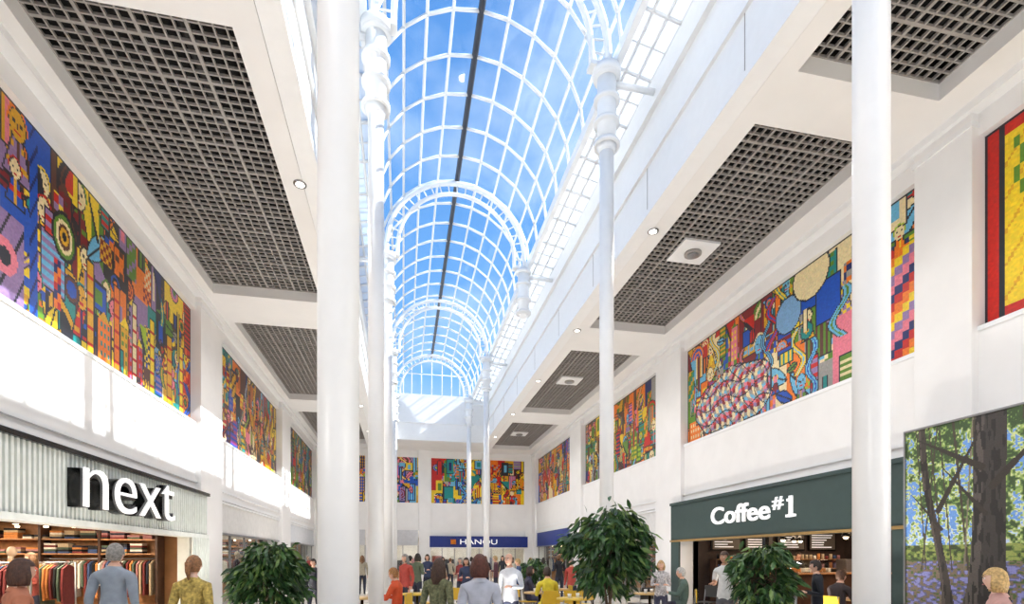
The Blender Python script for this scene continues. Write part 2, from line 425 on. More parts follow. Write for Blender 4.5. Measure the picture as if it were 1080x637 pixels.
def sp_far_right(img,U,V,X,Y):
    c=PAL
    img[:]=c['yel']; img[(np.mod(X*1.3+Y,.5)<.06)]=c['ochre']
    img[(X<.2)|(Y<.2)|(V>.93)]=c['red']; img[((X>.2)&(X<.28))]=c['dark']
    for x0,w,cc in ((.7,.3,'olive'),(1.35,.2,'maroon'),(1.8,.4,'ochre'),(2.8,.4,'teal'),(4,.3,'red')):
        xs=x0+np.floor(Y/.6)*.1
        mm=(X>xs)&(X<xs+w)&(Y>1); img[mm]=c[cc]; img[(abs(X-xs)<.05)&(Y>1)]=c['dark']
    mm=(Y<1.2)&(Y>.3)&(X>.4)&(((np.floor(X/.25)+np.floor(Y/.25))%2)==0); img[mm]=c['olive']
wall_mosaic('left',-2.2,6.65,11,['mauve','ochre','blue','red'],.06)
wall_mosaic('left',7.6,15.5,42,['mauve','ochre','yel','teal','olive','dark','red','orange','blue','brown'],.030,sp_left,dens=1.3)
wall_mosaic('left',17.2,25.2,13,['orange','ochre','yel','dark','brown','red','teal'],.04,dens=1.2)
wall_mosaic('left',27,34.6,14,['ochre','teal','dark','olive','blue','red'],.06)
wall_mosaic('right',-2.2,6.65,15,['yel','ochre','olive','red'],.04,sp_far_right)
wall_mosaic('right',7.6,15.5,22,['teal','sky','olive','cream','ochre','blue','orange','yel','red'],.032,sp_right,dens=1.2)
wall_mosaic('right',17.2,25.2,17,['ochre','red','olive','orange','yel','teal','brown'],.04,dens=1.2)
wall_mosaic('right',27,34.6,18,['teal','ochre','blue','cream','orange','red'],.06)

# ---------------------------------------------------------------- far wall
def XF(b): 
    u=(b-540)/560; return YF*(SN+u*CS)/(CS-u*SN)
fm=[(341,385),(404,441),(455,508),(517,553)]
xs=[-6]+[XF(v) for p in fm for v in p]+[9.5]
slab('wall_far',-6,9.5,YF+.18,YF+.5,ZF+.1,ZC+.6,plaster)
slab('wall_far',-6,9.5,YF,YF+.17,ZF+.1,ZM0,plaster); slab('wall_far',-6,9.5,YF,YF+.17,ZM1,ZC,plaster)
for i in range(0,len(xs),2): slab('wall_far',xs[i],xs[i+1],YF,YF+.17,ZM0,ZM1,plaster)
for i in (2,4,6): slab('wall_far',xs[i]+.05,xs[i+1]-.05,YF-.15,YF,0,ZC,plaster)
slab('wall_far',-6,xs[1],YF-.1,YF+.3,0,ZF+.1,plaster); slab('wall_far',xs[8],9.5,YF-.1,YF+.3,0,ZF+.1,plaster)
for i,(p0,p1) in enumerate(fm):
    x0,x1=XF(p0),XF(p1)
    img,_,_=paint(x1-x0,HM,.06,30+i,[['orange','ochre','blue'],['mauve','ochre','pink','blue','sky'],['teal','blue','sky','yel','red'],['ochre','yel','orange','red','brown']][i],1.3)
    color_grid('mosaic_mural',img,(x0,YF+.1,ZM1),(x1-x0,0,0),(0,0,-HM),mosm,.07,i)

# ---------------------------------------------------------------- text helper
def text(body,width,height,m,extr=.03,off=0.0,name='lettering',M=None,parent=None):
    c=bpy.data.curves.new(name,'FONT'); c.body=body; c.extrude=extr; c.offset=off; c.size=1
    o=bpy.data.objects.new(name,c); scene.collection.objects.link(o); c.materials.append(m)
    bpy.context.view_layer.update()
    dg=bpy.context.evaluated_depsgraph_get(); me=bpy.data.meshes.new_from_object(o.evaluated_get(dg))
    bpy.data.objects.remove(o)
    co=np.zeros(len(me.vertices)*3); me.vertices.foreach_get('co',co); co=co.reshape(-1,3)
    mn,mx=co.min(0),co.max(0)
    co[:,0]=(co[:,0]-mn[0])/(mx[0]-mn[0])*width; co[:,1]=(co[:,1]-mn[1])/(mx[1]-mn[1])*height
    me.vertices.foreach_set('co',co.ravel()); me.update()
    ob=bpy.data.objects.new(name,me); scene.collection.objects.link(ob); ob.matrix_world=M
    if parent: ob.parent=parent
    return ob
def MR(ox,oy,oz,right):
    if right==-1: ax,az=Vector((0,1,0)),Vector((1,0,0))
    elif right==1: ax,az=Vector((0,-1,0)),Vector((-1,0,0))
    else: ax,az=Vector((1,0,0)),Vector((0,-1,0))
    ay=Vector((0,0,1))
    M=Matrix.Identity(4)
    for i in range(3): M[i][0]=ax[i]; M[i][1]=ay[i]; M[i][2]=az[i]
    M.translation=(ox,oy,oz); return M

# ---------------------------------------------------------------- shops
def area(x,y,z,sx,sy,e,col=(1,.9,.75),name='shop_ceiling_lamp'):
    l=bpy.data.lights.new(name,'AREA'); l.shape='RECTANGLE'; l.size=sx; l.size_y=sy; l.energy=e; l.color=col
    o=bpy.data.objects.new(name,l); o.location=(x,y,z); scene.collection.objects.link(o); return o
def shop_box(tag,xf,xb,y0,y1,zc,wallm,ceil,floorc=None):
    s=1 if xb>xf else -1
    slab('wall_%s_back'%tag,xb,xb+s*.2,y0-.2,y1+.2,0,zc+.2,wallm)
    slab('wall_%s_side'%tag,xf+s*.1,xb,y0-.3,y0,0,zc+.2,wallm); slab('wall_%s_side'%tag,xf+s*.1,xb,y1,y1+.3,0,zc+.2,wallm)
    slab('ceiling_'+tag,xf+s*.1,xb,y0,y1,zc,zc+.2,ceil)
    if floorc: slab('floor_'+tag,xf+s*.1,xb,y0,y1,0,.012,floorc)
fabs=[mat('fabric_%d'%i,c,.9,var=.1,scale=20) for i,c in enumerate([(40,44,60),(190,170,140),(120,50,50),(225,220,210),(80,96,80),(60,80,120),(200,130,70),(30,30,32),(170,120,120)])]
def rack(x,y,L,rot=0,h=1.5,cols=None):
    b=MB(); 
    b.tube([(-L/2,0,h),(L/2,0,h)],.015,chrome,8)
    for sx in (-L/2,L/2):
        b.tube([(sx,0,.012),(sx,0,h)],.018,chrome,8); b.tube([(sx,-.25,.03),(sx,.25,.03)],.018,chrome,8)
    n=int(L/.07)
    for i in range(n):
        u=-L/2+.06+i*(L-.12)/n; m=random.choice(cols or fabs); w=.2+random.random()*.04; l=.7+random.random()*.25
        vs=[]
        for t in (-.018,.018):
            for (yy,zz) in ((-.05,h-.05),(.05,h-.05),(w,h-.13),(w+.03,h-.45),(w*.95,h-l),(-w*.95,h-l),(-w-.03,h-.45),(-w,h-.13)):
                vs.append((u+t+random.uniform(-.004,.004),yy,zz))
        fs=[tuple(range(7,-1,-1)),tuple(range(8,16))]+[(k,(k+1)%8,8+(k+1)%8,8+k) for k in range(8)]
        b.add(vs,fs,m); b.tube([(u,0,h-.05),(u,0,h+.01)],.005,chrome,5)
    return b.obj('clothes_rack',(x,y,0),rot)
def shelves(x,y0,y1,s,n=4,name='display_shelving'):
    b=MB(); d=.4
    for k in range(n+1): b.box(x,x-s*d,y0,y1,.2+k*.5,.24+k*.5,wood)
    k=y0
    while k<=y1+.01: b.box(x,x-s*d,k-.02,k+.02,0.012,.3+n*.5,wood); k+=(y1-y0)/max(1,round((y1-y0)/1.2))
    for q in range(n):
        yy=y0+.12
        while yy<y1-.3:
            w=random.uniform(.12,.3); h=random.uniform(.12,.36)
            b.box(x-s*.05,x-s*(d-.06),yy,yy+w,.24+q*.5,.24+q*.5+h,random.choice(fabs)); yy+=w+random.uniform(.03,.15)
    return b.obj(name)
def wall_display(yb,x0,x1,name='clothes_wall_display',top=2.34):
    # perimeter wall fitting: hanging rail of garments, stacked shelves above, lit header
    b=MB()
    b.box(x0,x1,yb-.04,yb-.005,.012,top,wood)
    k=x0
    while k<=x1+.01:
        b.box(k-.025,k+.025,yb-.45,yb-.04,.012,top,darkwood); k+=(x1-x0)/round((x1-x0)/1.3)
    for z in (1.62,1.98): b.box(x0,x1,yb-.42,yb-.04,z,z+.035,wood)
    for z in (1.655,2.015):
        x=x0+.08
        while x<x1-.3:
            w=random.uniform(.18,.32); n=random.randint(2,5)
            for q in range(n): b.box(x,x+w,yb-.38,yb-.1,z+q*.05,z+.045+q*.05,random.choice(fabs))
            x+=w+random.uniform(.04,.14)
    b.tube([(x0,yb-.3,1.52),(x1,yb-.3,1.52)],.014,chrome,8)
    x=x0+.1
    while x<x1-.08:
        w=random.uniform(.16,.22); l=random.uniform(.55,.95); m=random.choice(fabs)
        vs=[(x+dx_,yb-.3+dy_,z) for dx_ in (-.02,.02) for (dy_,z) in ((-.04,1.47),(.04,1.47),(w,1.38),(w,1.47-l),(-w,1.47-l),(-w,1.38))]
        b.add(vs,[tuple(range(5,-1,-1)),tuple(range(6,12))]+[(q,(q+1)%6,6+(q+1)%6,6+q) for q in range(6)],m); x+=.075
    for i in range(int((x1-x0)/.6)):
        x=x0+.3+i*.6; b.cyl(x,yb-.46,top-.06,top-.02,.045,lamp_e,12)
    return b.obj(name)
def mannequin(x,y,rot,top,bot):
    b=MB(); sk=mat('mannequin_shell',(180,160,140),.3)
    b.cyl(0,0,.012,.03,.17,chrome,24); b.tube([(0,0,.03),(0,0,.3)],.012,chrome,8)
    for sg in (-1,1):
        b.tube([(sg*.09,.03,.10),(sg*.09,0,.5),(sg*.085,0,.9)],[.05,.075,.11],bot,14)
        b.tube([(sg*.20,0,1.42),(sg*.25,-.02,1.15),(sg*.26,.05,.88)],[.06,.05,.035],top,12)
        b.tube([(sg*.26,.05,.88),(sg*.26,.08,.72)],[.026,.015],sk,8)
    b.tube([(0,0,.82),(0,0,1.05),(0,0,1.28),(0,0,1.42),(0,0,1.48)],[.18,.145,.185,.16,.06],top,20,flat=(1,.65))
    b.tube([(0,0,1.46),(0,0,1.58)],[.055,.05],sk,14); b.sph((0,.015,1.68),(.075,.095,.12),sk)
    return b.obj('display_mannequin',(x,y,0),rot)

warmwall=mat('warm_shop_wall',(170,124,84),.7,var=.12,scale=2); shopceil=mat('shop_ceiling',(96,72,56),.7)
palewall=mat('pale_shop_wall',(225,218,208),.7); cafewall=mat('cafe_dark_wall',(58,44,38),.7,var=.15,scale=4)
carpet=mat('shop_floor',(150,128,105),.5)
ribm=mat('ribbed_fascia_grey',(224,228,222),.5); 
y0,y1=bays[1]
b=MB(); xf=WL+.3
b.box(xf-.06,WL,y0-1.0,y1-.02,CH+.60,ZF-.06,ribm)
yy=y0-1.0
while yy<y1-.05: b.box(xf-.06,xf,yy,yy+.055,CH+.60,ZF-.08,ribm); yy+=.11
b.box(WL,xf+.06,y0-1.0,y1,ZF-.08,ZF-.001,blk)
b.box(xf-.3,xf+.03,y0-1.0,y1,CH+.5,CH+.6,ribm)
b.box(WL,xf,y1-1.15,y1,0,CH+.5,ribm)
yy=y1-1.15
while yy<y1-.05: b.box(xf-.02,xf+.04,yy,yy+.055,0,CH+.5,ribm); yy+=.11
fs_=b.obj('clothing_shop_fascia')
ya,yb=9.5,12.9; zb=CH+.80; wid=yb-ya
text('next',wid,.76,blk,.09,.012,'sign_letters_back',MR(xf+.09,ya-.05,zb-.02,-1),fs_)
text('next',wid-.02,.74,signw,.015,-.012,'sign_letters_face',MR(xf+.20,ya,zb-.01,-1),fs_)
shop_box('clothing_shop',WL-.3,-11.5,y0-.6,y1-.1,CH+.92,warmwall,shopceil,carpet)
slab('wall_clothing_shop_bulkhead',WL-.5,WL-.3,y0-.6,y1-.1,CH+.62,ZF,warmwall)
wall_display(15.38,-11.2,-6.1)
for i,(x,y,r) in enumerate([(-6.6,8.2,.2),(-7.2,10.9,0),(-7.4,12.6,0),(-8.6,9.3,1.57),(-8.9,11.6,0),(-9.8,13.3,1.57)]):
    rack(x,y,1.5,r,1.45)
for (x,y,r,t,bo_) in ((-6.5,13.9,-1.4,2,0),(-8.6,13.9,-1.2,6,7),(-7.6,9.8,-1.7,5,7)): mannequin(x,y,r,fabs[t],fabs[bo_])
shelves(-11.45,7.4,14.7,-1,4)
for i,x in enumerate((-6.1,-6.9,-7.9,-9.0,-10.2,-10.9)):
    for k in range(9):
        y=7.5+k*.85+(i%2)*.4
        b=MB(); b.cyl(x,y,CH+.80,CH+.92,.06,blk,12); b.cyl(x,y,CH+.79,CH+.80,.055,lamp_e,12); b.obj('track_spotlight')
area(-7.0,11.3,CH+.88,.5,6,260,(1,.84,.64)); area(-9.6,11.3,CH+.88,.5,6,240,(1,.84,.64))

def simple_front(side,bay,fcol,interior,glass=True,n=5,energy=150,col=(1,.93,.82)):
    W,sg=(WL,-1) if side=='left' else (WR,1)
    y0,y1=bay
    b=MB(); fm_=mat('fascia_%s_%d'%(side,int(y0)),fcol,.45)
    b.box(W+sg*.02,W+sg*.4,y0,y1,CH+.75,ZF,fm_)
    b.box(W-sg*.04,W+sg*.02,y0,y1,ZF-.06,ZF,paintw); b.box(W-sg*.02,W+sg*.1,y0,y1,CH+.70,CH+.76,chrome)
    for i in range(n+1):
        y=y0+(y1-y0)*i/n; b.box(W+sg*.1,W+sg*.16,y-.035,y+.035,0,CH+.72,chrome)
    b.box(W+sg*.1,W+sg*.16,y0,y1,0,.15,chrome)
    if glass: b.box(W+sg*.125,W+sg*.135,y0,y1,.15,CH+.72,glassw)
    b.obj('window_shopfront_'+side)
    shop_box('%s_shop'%side,W+sg*.4,W+sg*5,y0-.1,y1+.1,CH+1.2,interior,palewall,carpet)
    area(W+sg*2.4,(y0+y1)/2,CH+1.15,2,y1-y0-1.5,energy,col)
    shelves(W+sg*4.9,y0+.3,y1-.6,sg,4)
    xa_,xb_=sorted((W+sg*.7,W+sg*4.4)); wall_display(y1+.08,xa_,xb_,'wall_display_fitting')
simple_front('left',bays[2],(222,220,216),palewall); simple_front('left',bays[3],(210,212,216),palewall,energy=110)
simple_front('left',bays[0],(200,200,205),palewall,energy=60)
simple_front('right',bays[2],(226,224,222),palewall); simple_front('right',bays[3],(28,52,130),palewall,energy=120)
for y in (18.6,20.8,23.0): rack(-6.9,y,1.5,1.57,1.5)
for y in (19.7,21.9): mannequin(-6.2,y,-1.5,random.choice(fabs),fabs[0])
for y in (28.6,31.0,33.0): rack(-6.9,y,1.4,1.57,1.5)
for y in (18.5,21.0,23.4): rack(10.4,y,1.4,1.57,1.5)
# cafe
y0,y1=bays[1]; gm=mat('cafe_green_fascia',(54,72,70),.5)
b=MB(); xf=WR-.2
b.box(xf,WR+.4,y0+.1,y1+.0,CH+.52,ZF-.01,gm); b.box(xf-.05,WR-.001,y0+.1,y1+.5,ZF-.02,ZF+.06,gm); b.box(xf,WR-.14,y1,y1+.5,0,ZF,gm)
b.box(xf-.04,xf,y0+.1,y1+.5,CH+.5,CH+.56,mat('gold_trim',(150,120,70),.4))
b.box(xf-.02,WR+.2,y0+.1,y0+.35,0,CH+.52,gm)
b.box(xf+.1,xf+.2,11.5,11.62,0,CH+.5,blk)
cf=b.obj('cafe_fascia')
text('Coffee',2.45,.48,signw,.02,.014,'sign_letters_coffee',MR(xf-.03,13.62,CH+.92,1),cf)
text('#',.36,.30,signw,.02,.012,'sign_letters_hash',MR(xf-.03,11.08,CH+1.12,1),cf)
b=MB(); X_=xf-.03
M1=MR(X_,10.62,CH+.92,1)
for (u0,u1,v0,v1) in ((.10,.20,0,.48),(.0,.30,0,.06),(.03,.12,.36,.42)):
    p=[M1@Vector((u,v,w)) for w in (-.02,.02) for (u,v) in ((u0,v0),(u1,v0),(u1,v1),(u0,v1))]
    b.add(p,[(0,3,2,1),(4,5,6,7),(0,1,5,4),(1,2,6,5),(2,3,7,6),(3,0,4,7)],signw)
o1=b.obj('sign_letters_one'); o1.parent=cf
shop_box('cafe',WR+.2,WR+6,y0-.0,y1+.0,CH+1.1,cafewall,cafewall,mat('cafe_floor',(110,80,60),.4))
area(WR+2.2,11.6,CH+1.0,.6,6,110,(1,.75,.5)); area(WR+4.6,11.6,CH+1.0,.5,6,120,(1,.8,.6))
b=MB(); b.box(9.8,14.4,13.5,14.1,0.012,1.05,darkwood); b.box(9.7,14.5,13.4,14.2,1.05,1.1,wood)
b.box(10.6,12.6,13.5,13.95,1.1,1.48,glassw)
for i in range(11): b.box(10.7+i*.17,10.8+i*.17,13.6,13.85,1.12,1.24,random.choice([wood,fabs[6],fabs[3]]))
b.box(13.0,13.8,13.55,13.95,1.1,1.5,chrome)
b.obj('cafe_counter',bevel=.01)
b=MB(); scr=mat('menu_screen',(70,60,50),.4,emit=.4)
for i in range(4):
    b.box(9.7+i*1.2,10.75+i*1.2,15.40,15.46,1.78,2.42,blk); b.box(9.74+i*1.2,10.71+i*1.2,15.39,15.40,1.82,2.38,scr)
    for k in range(6): b.box(9.8+i*1.2,10.2+i*1.2+random.random()*.4,15.38,15.39,1.88+k*.08,1.91+k*.08,signw)
b.obj('menu_board')
b=MB()
for k in range(3):
    b.box(9.7,14.5,15.1,15.45,.9+k*.3-.02,.9+k*.3,wood)
    for i in range(30): b.cyl(9.85+i*.155,15.28,.9+k*.3,.9+k*.3+random.uniform(.1,.2),.045,random.choice(fabs),8)
for x in (9.7,12.1,14.5): b.box(x-.03,x+.03,15.1,15.45,.012,1.5,darkwood)
b.obj('cafe_back_shelves')
b=MB()
for i in range(4):
    b.box(14.74,14.79,8.2+i*1.3,9.1+i*1.3,1.1,2.0,darkwood); b.box(14.72,14.74,8.28+i*1.3,9.02+i*1.3,1.18,1.92,fabs[[6,1,8,3][i]])
b.obj('framed_pictures')
for i in range(16):
    b=MB(); y=8.3+(i%8)*.68; x=WR+1.1+(i%3)*1.1+(i//8)*.9
    b.tube([(x,y,CH+1.1),(x,y,CH+.60)],.008,blk,6); b.cyl(x,y,CH+.47,CH+.62,.11,blk,16,.03); b.sph((x,y,CH+.47),.055,lamp_e,10,8); b.obj('pendant_lamp')
bluem=mat('blue_shop_fascia',(28,48,128),.4)
b=MB(); xa,xb=XF(453),XF(556)
b.box(xa,xb,YF-.17,YF-.16,CH+.66,CH+1.42,bluem)
b.box(xa,xb,YF-.2,YF-.12,CH+.62,CH+.68,paintw); b.box(xa,xb,YF+.01,YF+.2,CH+.66,ZF+.1,paintw)
for i in range(9): 
    x=xa+(xb-xa)*i/8; b.box(x-.03,x+.03,YF+.05,YF+.12,0,CH+.66,chrome)
b.box(xa,xb,YF+.08,YF+.09,.1,CH+.66,glassw)
b.cyl(xa+1.55,YF-.2,CH+.88,CH+1.2,.18,mat('orange_logo',(230,130,30),.5),20)
so=b.obj('travel_shop_front')
text('HANOU',2.5,.34,signw,.02,.004,'sign_letters',MR(xa+2.0,YF-.2,CH+.88,0),so)
for nm,p0,p1 in (('a',341,385),('b',392,441)):
    b=MB(); x0,x1=XF(p0),XF(p1)
    b.box(x0,x1,YF,YF+.2,CH+.8,ZF+.1,mat('fascia_far_pale',(205,205,208),.5))
    for i in range(4): x=x0+(x1-x0)*i/3; b.box(x-.03,x+.03,YF+.05,YF+.12,0,CH+.8,chrome)
    b.box(x0,x1,YF+.08,YF+.09,.1,CH+.8,glassw); b.obj('window_shopfront_far')
slab('wall_far_shop_back',-6,9.5,YF+5,YF+5.2,0,4,palewall); slab('wall_far_shop_side',-6,-5.8,YF+.5,YF+5,0,4,palewall); slab('wall_far_shop_side',9.3,9.5,YF+.5,YF+5,0,4,palewall); slab('ceiling_far_shop',-5.8,9.3,YF+.5,YF+5,CH+1.3,CH+1.5,palewall)
area(2,YF+2.5,CH+1.25,12,2,260,(1,.93,.85))
b=MB()
for i in range(14):
    x=-4.5+i*.95; b.box(x,x+.7,YF+4.6,YF+4.9,.5,1.0+random.random(),random.choice(fabs+[bluem])); b.box(x,x+.75,YF+4.5,YF+4.95,0,.5,wood)
b.obj('far_shop_display')

# near end wall behind the camera; large opening added to let in light
slab('wall_near',-6,-4,YN-.3,YN,0,ZC+.6,plaster); slab('wall_near',7.4,9.4,YN-.3,YN,0,ZC+.6,plaster); slab('wall_near',-4,7.4,YN-.3,YN,7.8,ZT,plaster)
b=MB()
for i in range(7): x=-4+11.4*i/6; b.box(x-.05,x+.05,YN-.2,YN-.1,0,7.8,steelw)
for z in (2.6,5.2): b.box(-4,7.4,YN-.2,YN-.1,z-.04,z+.04,steelw)
b.obj('window_near')

# ---------------------------------------------------------------- woodland poster hoarding
pw,ph=4.9,3.66; W,H=330,246
rng=np.random.RandomState(3)
yy,xx=np.mgrid[0:H,0:W]; sx=xx/W*pw; sz=ph-yy/H*ph
def vnoise(fx,fy,seed):
    r=np.random.RandomState(seed); g=r.rand(int(fy)+3,int(fx)+3)
    u=xx/W*fx; v=yy/H*fy; i=u.astype(int); j=v.astype(int); a=u-i; c=v-j
    a=a*a*(3-2*a); c=c*c*(3-2*c)
    return (g[j,i]*(1-a)+g[j,i+1]*a)*(1-c)+(g[j+1,i]*(1-a)+g[j+1,i+1]*a)*c
n1=vnoise(14,10,1)*.35+vnoise(50,38,2)*.3+vnoise(160,120,3)*.35
img=np.zeros((H,W,3)); img[:]=lin((110,156,220))
img[n1<.60]=lin((196,216,240)); 
for th,cc in ((.53,(206,214,150)),(.47,(152,176,96)),(.41,(104,132,70)),(.35,(66,86,50))):
    img[(n1+ (1.4-sz)*.05<th)]=lin(cc)
g2=vnoise(90,110,7); m=sz<1.75; img[m]=lin((104,124,60)); img[m&(g2>.55)]=lin((150,160,84)); img[m&(g2<.3)]=lin((64,76,44))
m=sz<1.5
img[m]=lin((126,110,90)); img[m&(g2>.5)]=lin((98,100,140)); img[m&(g2>.66)]=lin((140,140,196)); img[m&(g2<.22)]=lin((80,100,50))
for k in range(34):
    x0=rng.rand()*pw; w=.008+rng.rand()*.02; ln=rng.uniform(-.12,.12)
    m=(abs(sx-x0-ln*(sz-1.6))<w)&(sz>1.35); img[m]=lin((74,66,54) if k%3 else (130,120,100))
def trunk(x0,w,lean,col,bow=0):
    cxx=x0+lean*(sz-1.0)+bow*np.sin(sz*1.6); ww=w*(1+.5*np.exp(-(sz-.9)*2.5).clip(0,3))
    m=(abs(sx-cxx)<ww)&(sz>.75); img[m]=lin(col)
    m2=m&((sx-cxx)<-ww*.4); img[m2]=lin(tuple(min(255,int(v*1.4)) for v in col))
    n=vnoise(150,24,int(x0*9)); img[m&(n>.6)]=lin(tuple(int(v*.7) for v in col))
trunk(1.27,.22,.02,(64,58,54)); trunk(.62,.06,-.12,(66,58,52),bow=.06); trunk(2.6,.14,.05,(60,52,44)); trunk(3.9,.2,-.03,(50,44,38))
for (xa_,za,xb_,zb_,w) in ((1.2,2.9,.2,3.5,.045),(.55,2.3,1.2,3.5,.04),(1.35,2.6,2.2,3.5,.05),(.6,2.0,.1,2.6,.025),(1.25,2.2,.6,3.0,.03)):
    t=((sx-xa_)*(xb_-xa_)+(sz-za)*(zb_-za))/((xb_-xa_)**2+(zb_-za)**2); t=t.clip(0,1)
    d=np.hypot(sx-xa_-t*(xb_-xa_),sz-za-t*(zb_-za)); img[d<w*(1.2-t)]=lin((58,50,44))
ps=color_grid('printed_woodland_image',img,(8.38,7.5,ph),(0,-pw,0),(0,0,-ph+.02),postm,jit=.10)
b=MB(); b.box(8.39,8.6,7.5-pw,7.5,0,ph,paintw); b.box(8.36,8.42,7.5,7.53,0,ph+.03,chrome); b.box(8.36,8.42,7.5-pw,7.5,ph,ph+.03,chrome)
bo=b.obj('woodland_poster'); ps.parent=bo

# ---------------------------------------------------------------- trees
def tree(x,y,ztop,rx,rz,seed,n=3600,trunks=3):
    rng=np.random.RandomState(seed)
    b=MB(); 
    pot=mat('planter_stone',(120,116,110),.7,var=.1,bump=.3)
    b.tube([(0,0,0),(0,0,.05),(0,0,.5),(0,0,.55),(0,0,.55)],[.27,.28,.34,.36,.30],pot,28); b.cyl(0,0,.5,.56,.30,mat('soil',(50,36,28),.95),24)
    bark=mat('bark',(96,78,60),.8,var=.2,bump=.4)
    zc=ztop-rz
    for k in range(trunks):
        a=k*2.1+seed; p=[(.04*math.cos(a),.04*math.sin(a),.5)]
        for t in (.3,.6,1.0): p.append((.04*math.cos(a)+math.sin(a*2+t*3)*.04+rx*.35*math.cos(a)*t*t,.04*math.sin(a)+rx*.35*math.sin(a)*t*t,.5+(zc-.5)*t))
        b.tube(p,[.028,.024,.02,.014],bark,8)
        for q in range(9):
            e=rng.normal(size=3); e/=np.linalg.norm(e); e=e*np.array([rx,rx,rz])*.85
            s=Vector(p[-1]); b.tube([s,s.lerp(Vector((e[0],e[1],zc+e[2])),.5)+Vector((0,0,.06)),(e[0],e[1],zc+e[2])],[.012,.008,.003],bark,5)
    o=b.obj('potted_fig_tree',(x,y,0))
    nc=46; cc=rng.normal(size=(nc,3)); cc/=np.linalg.norm(cc,axis=1)[:,None]; cc*=(.3+.75*rng.rand(nc,1)**.5)
    vs=[];fs=[];cols=[]
    for i in range(n):
        c=cc[rng.randint(nc)]*np.array([rx,rx,rz])*.88+rng.normal(size=3)*np.array([.11,.11,.08])*rx/.75
        out=np.array([c[0],c[1],0]); out=out/(np.linalg.norm(out)+.01)
        d=out*.8+rng.normal(size=3)*.45+np.array([0,0,-.6]); d/=np.linalg.norm(d)
        s=np.cross(d,rng.normal(size=3)); s/=np.linalg.norm(s); nn=np.cross(d,s)
        L=.12+rng.rand()*.10; w=L*.16; p=c+np.array([0,0,zc]); k=len(vs)
        dr=np.array([0,0,-.03])
        vs+=[p,p+d*L*.4+s*w+nn*.008,p+d*L*.4-s*w+nn*.008,p+d*L*.42,p+d*L+dr,p+d*L*.75+s*w*.7+dr*.5,p+d*L*.75-s*w*.7+dr*.5]
        fs+=[(k,k+3,k+1),(k,k+2,k+3),(k+3,k+4,k+5,k+1),(k+3,k+2,k+6,k+4)]
        g=rng.rand(); col=(.015+.04*g,.042+.10*g,.013+.02*g) if rng.rand()<.82 else (.15,.24,.06)
        cols+=[col]*4
    me=bpy.data.meshes.new('foliage'); me.from_pydata([tuple(v) for v in vs],[],fs)
    at=me.color_attributes.new('Col','FLOAT_COLOR','CORNER')
    arr=[]
    for p,c in zip(me.polygons,cols): arr+=list(c+(1,))*p.loop_total
    at.data.foreach_set('color',arr); me.materials.append(leafm)
    l=bpy.data.objects.new('foliage',me); scene.collection.objects.link(l); l.parent=o
x,y=plan(642,8.2); tree(x,y,CH+.80,.66,.72,1,2900)
x,y=plan(284,8.3); tree(x,y,CH+.30,.48,.62,2,2100)
x,y=plan(804,8.6); tree(x,y,CH+.26,.46,.62,3,2000)
x,y=plan(562,17); tree(x,y,CH+.0,.35,.45,4,900)

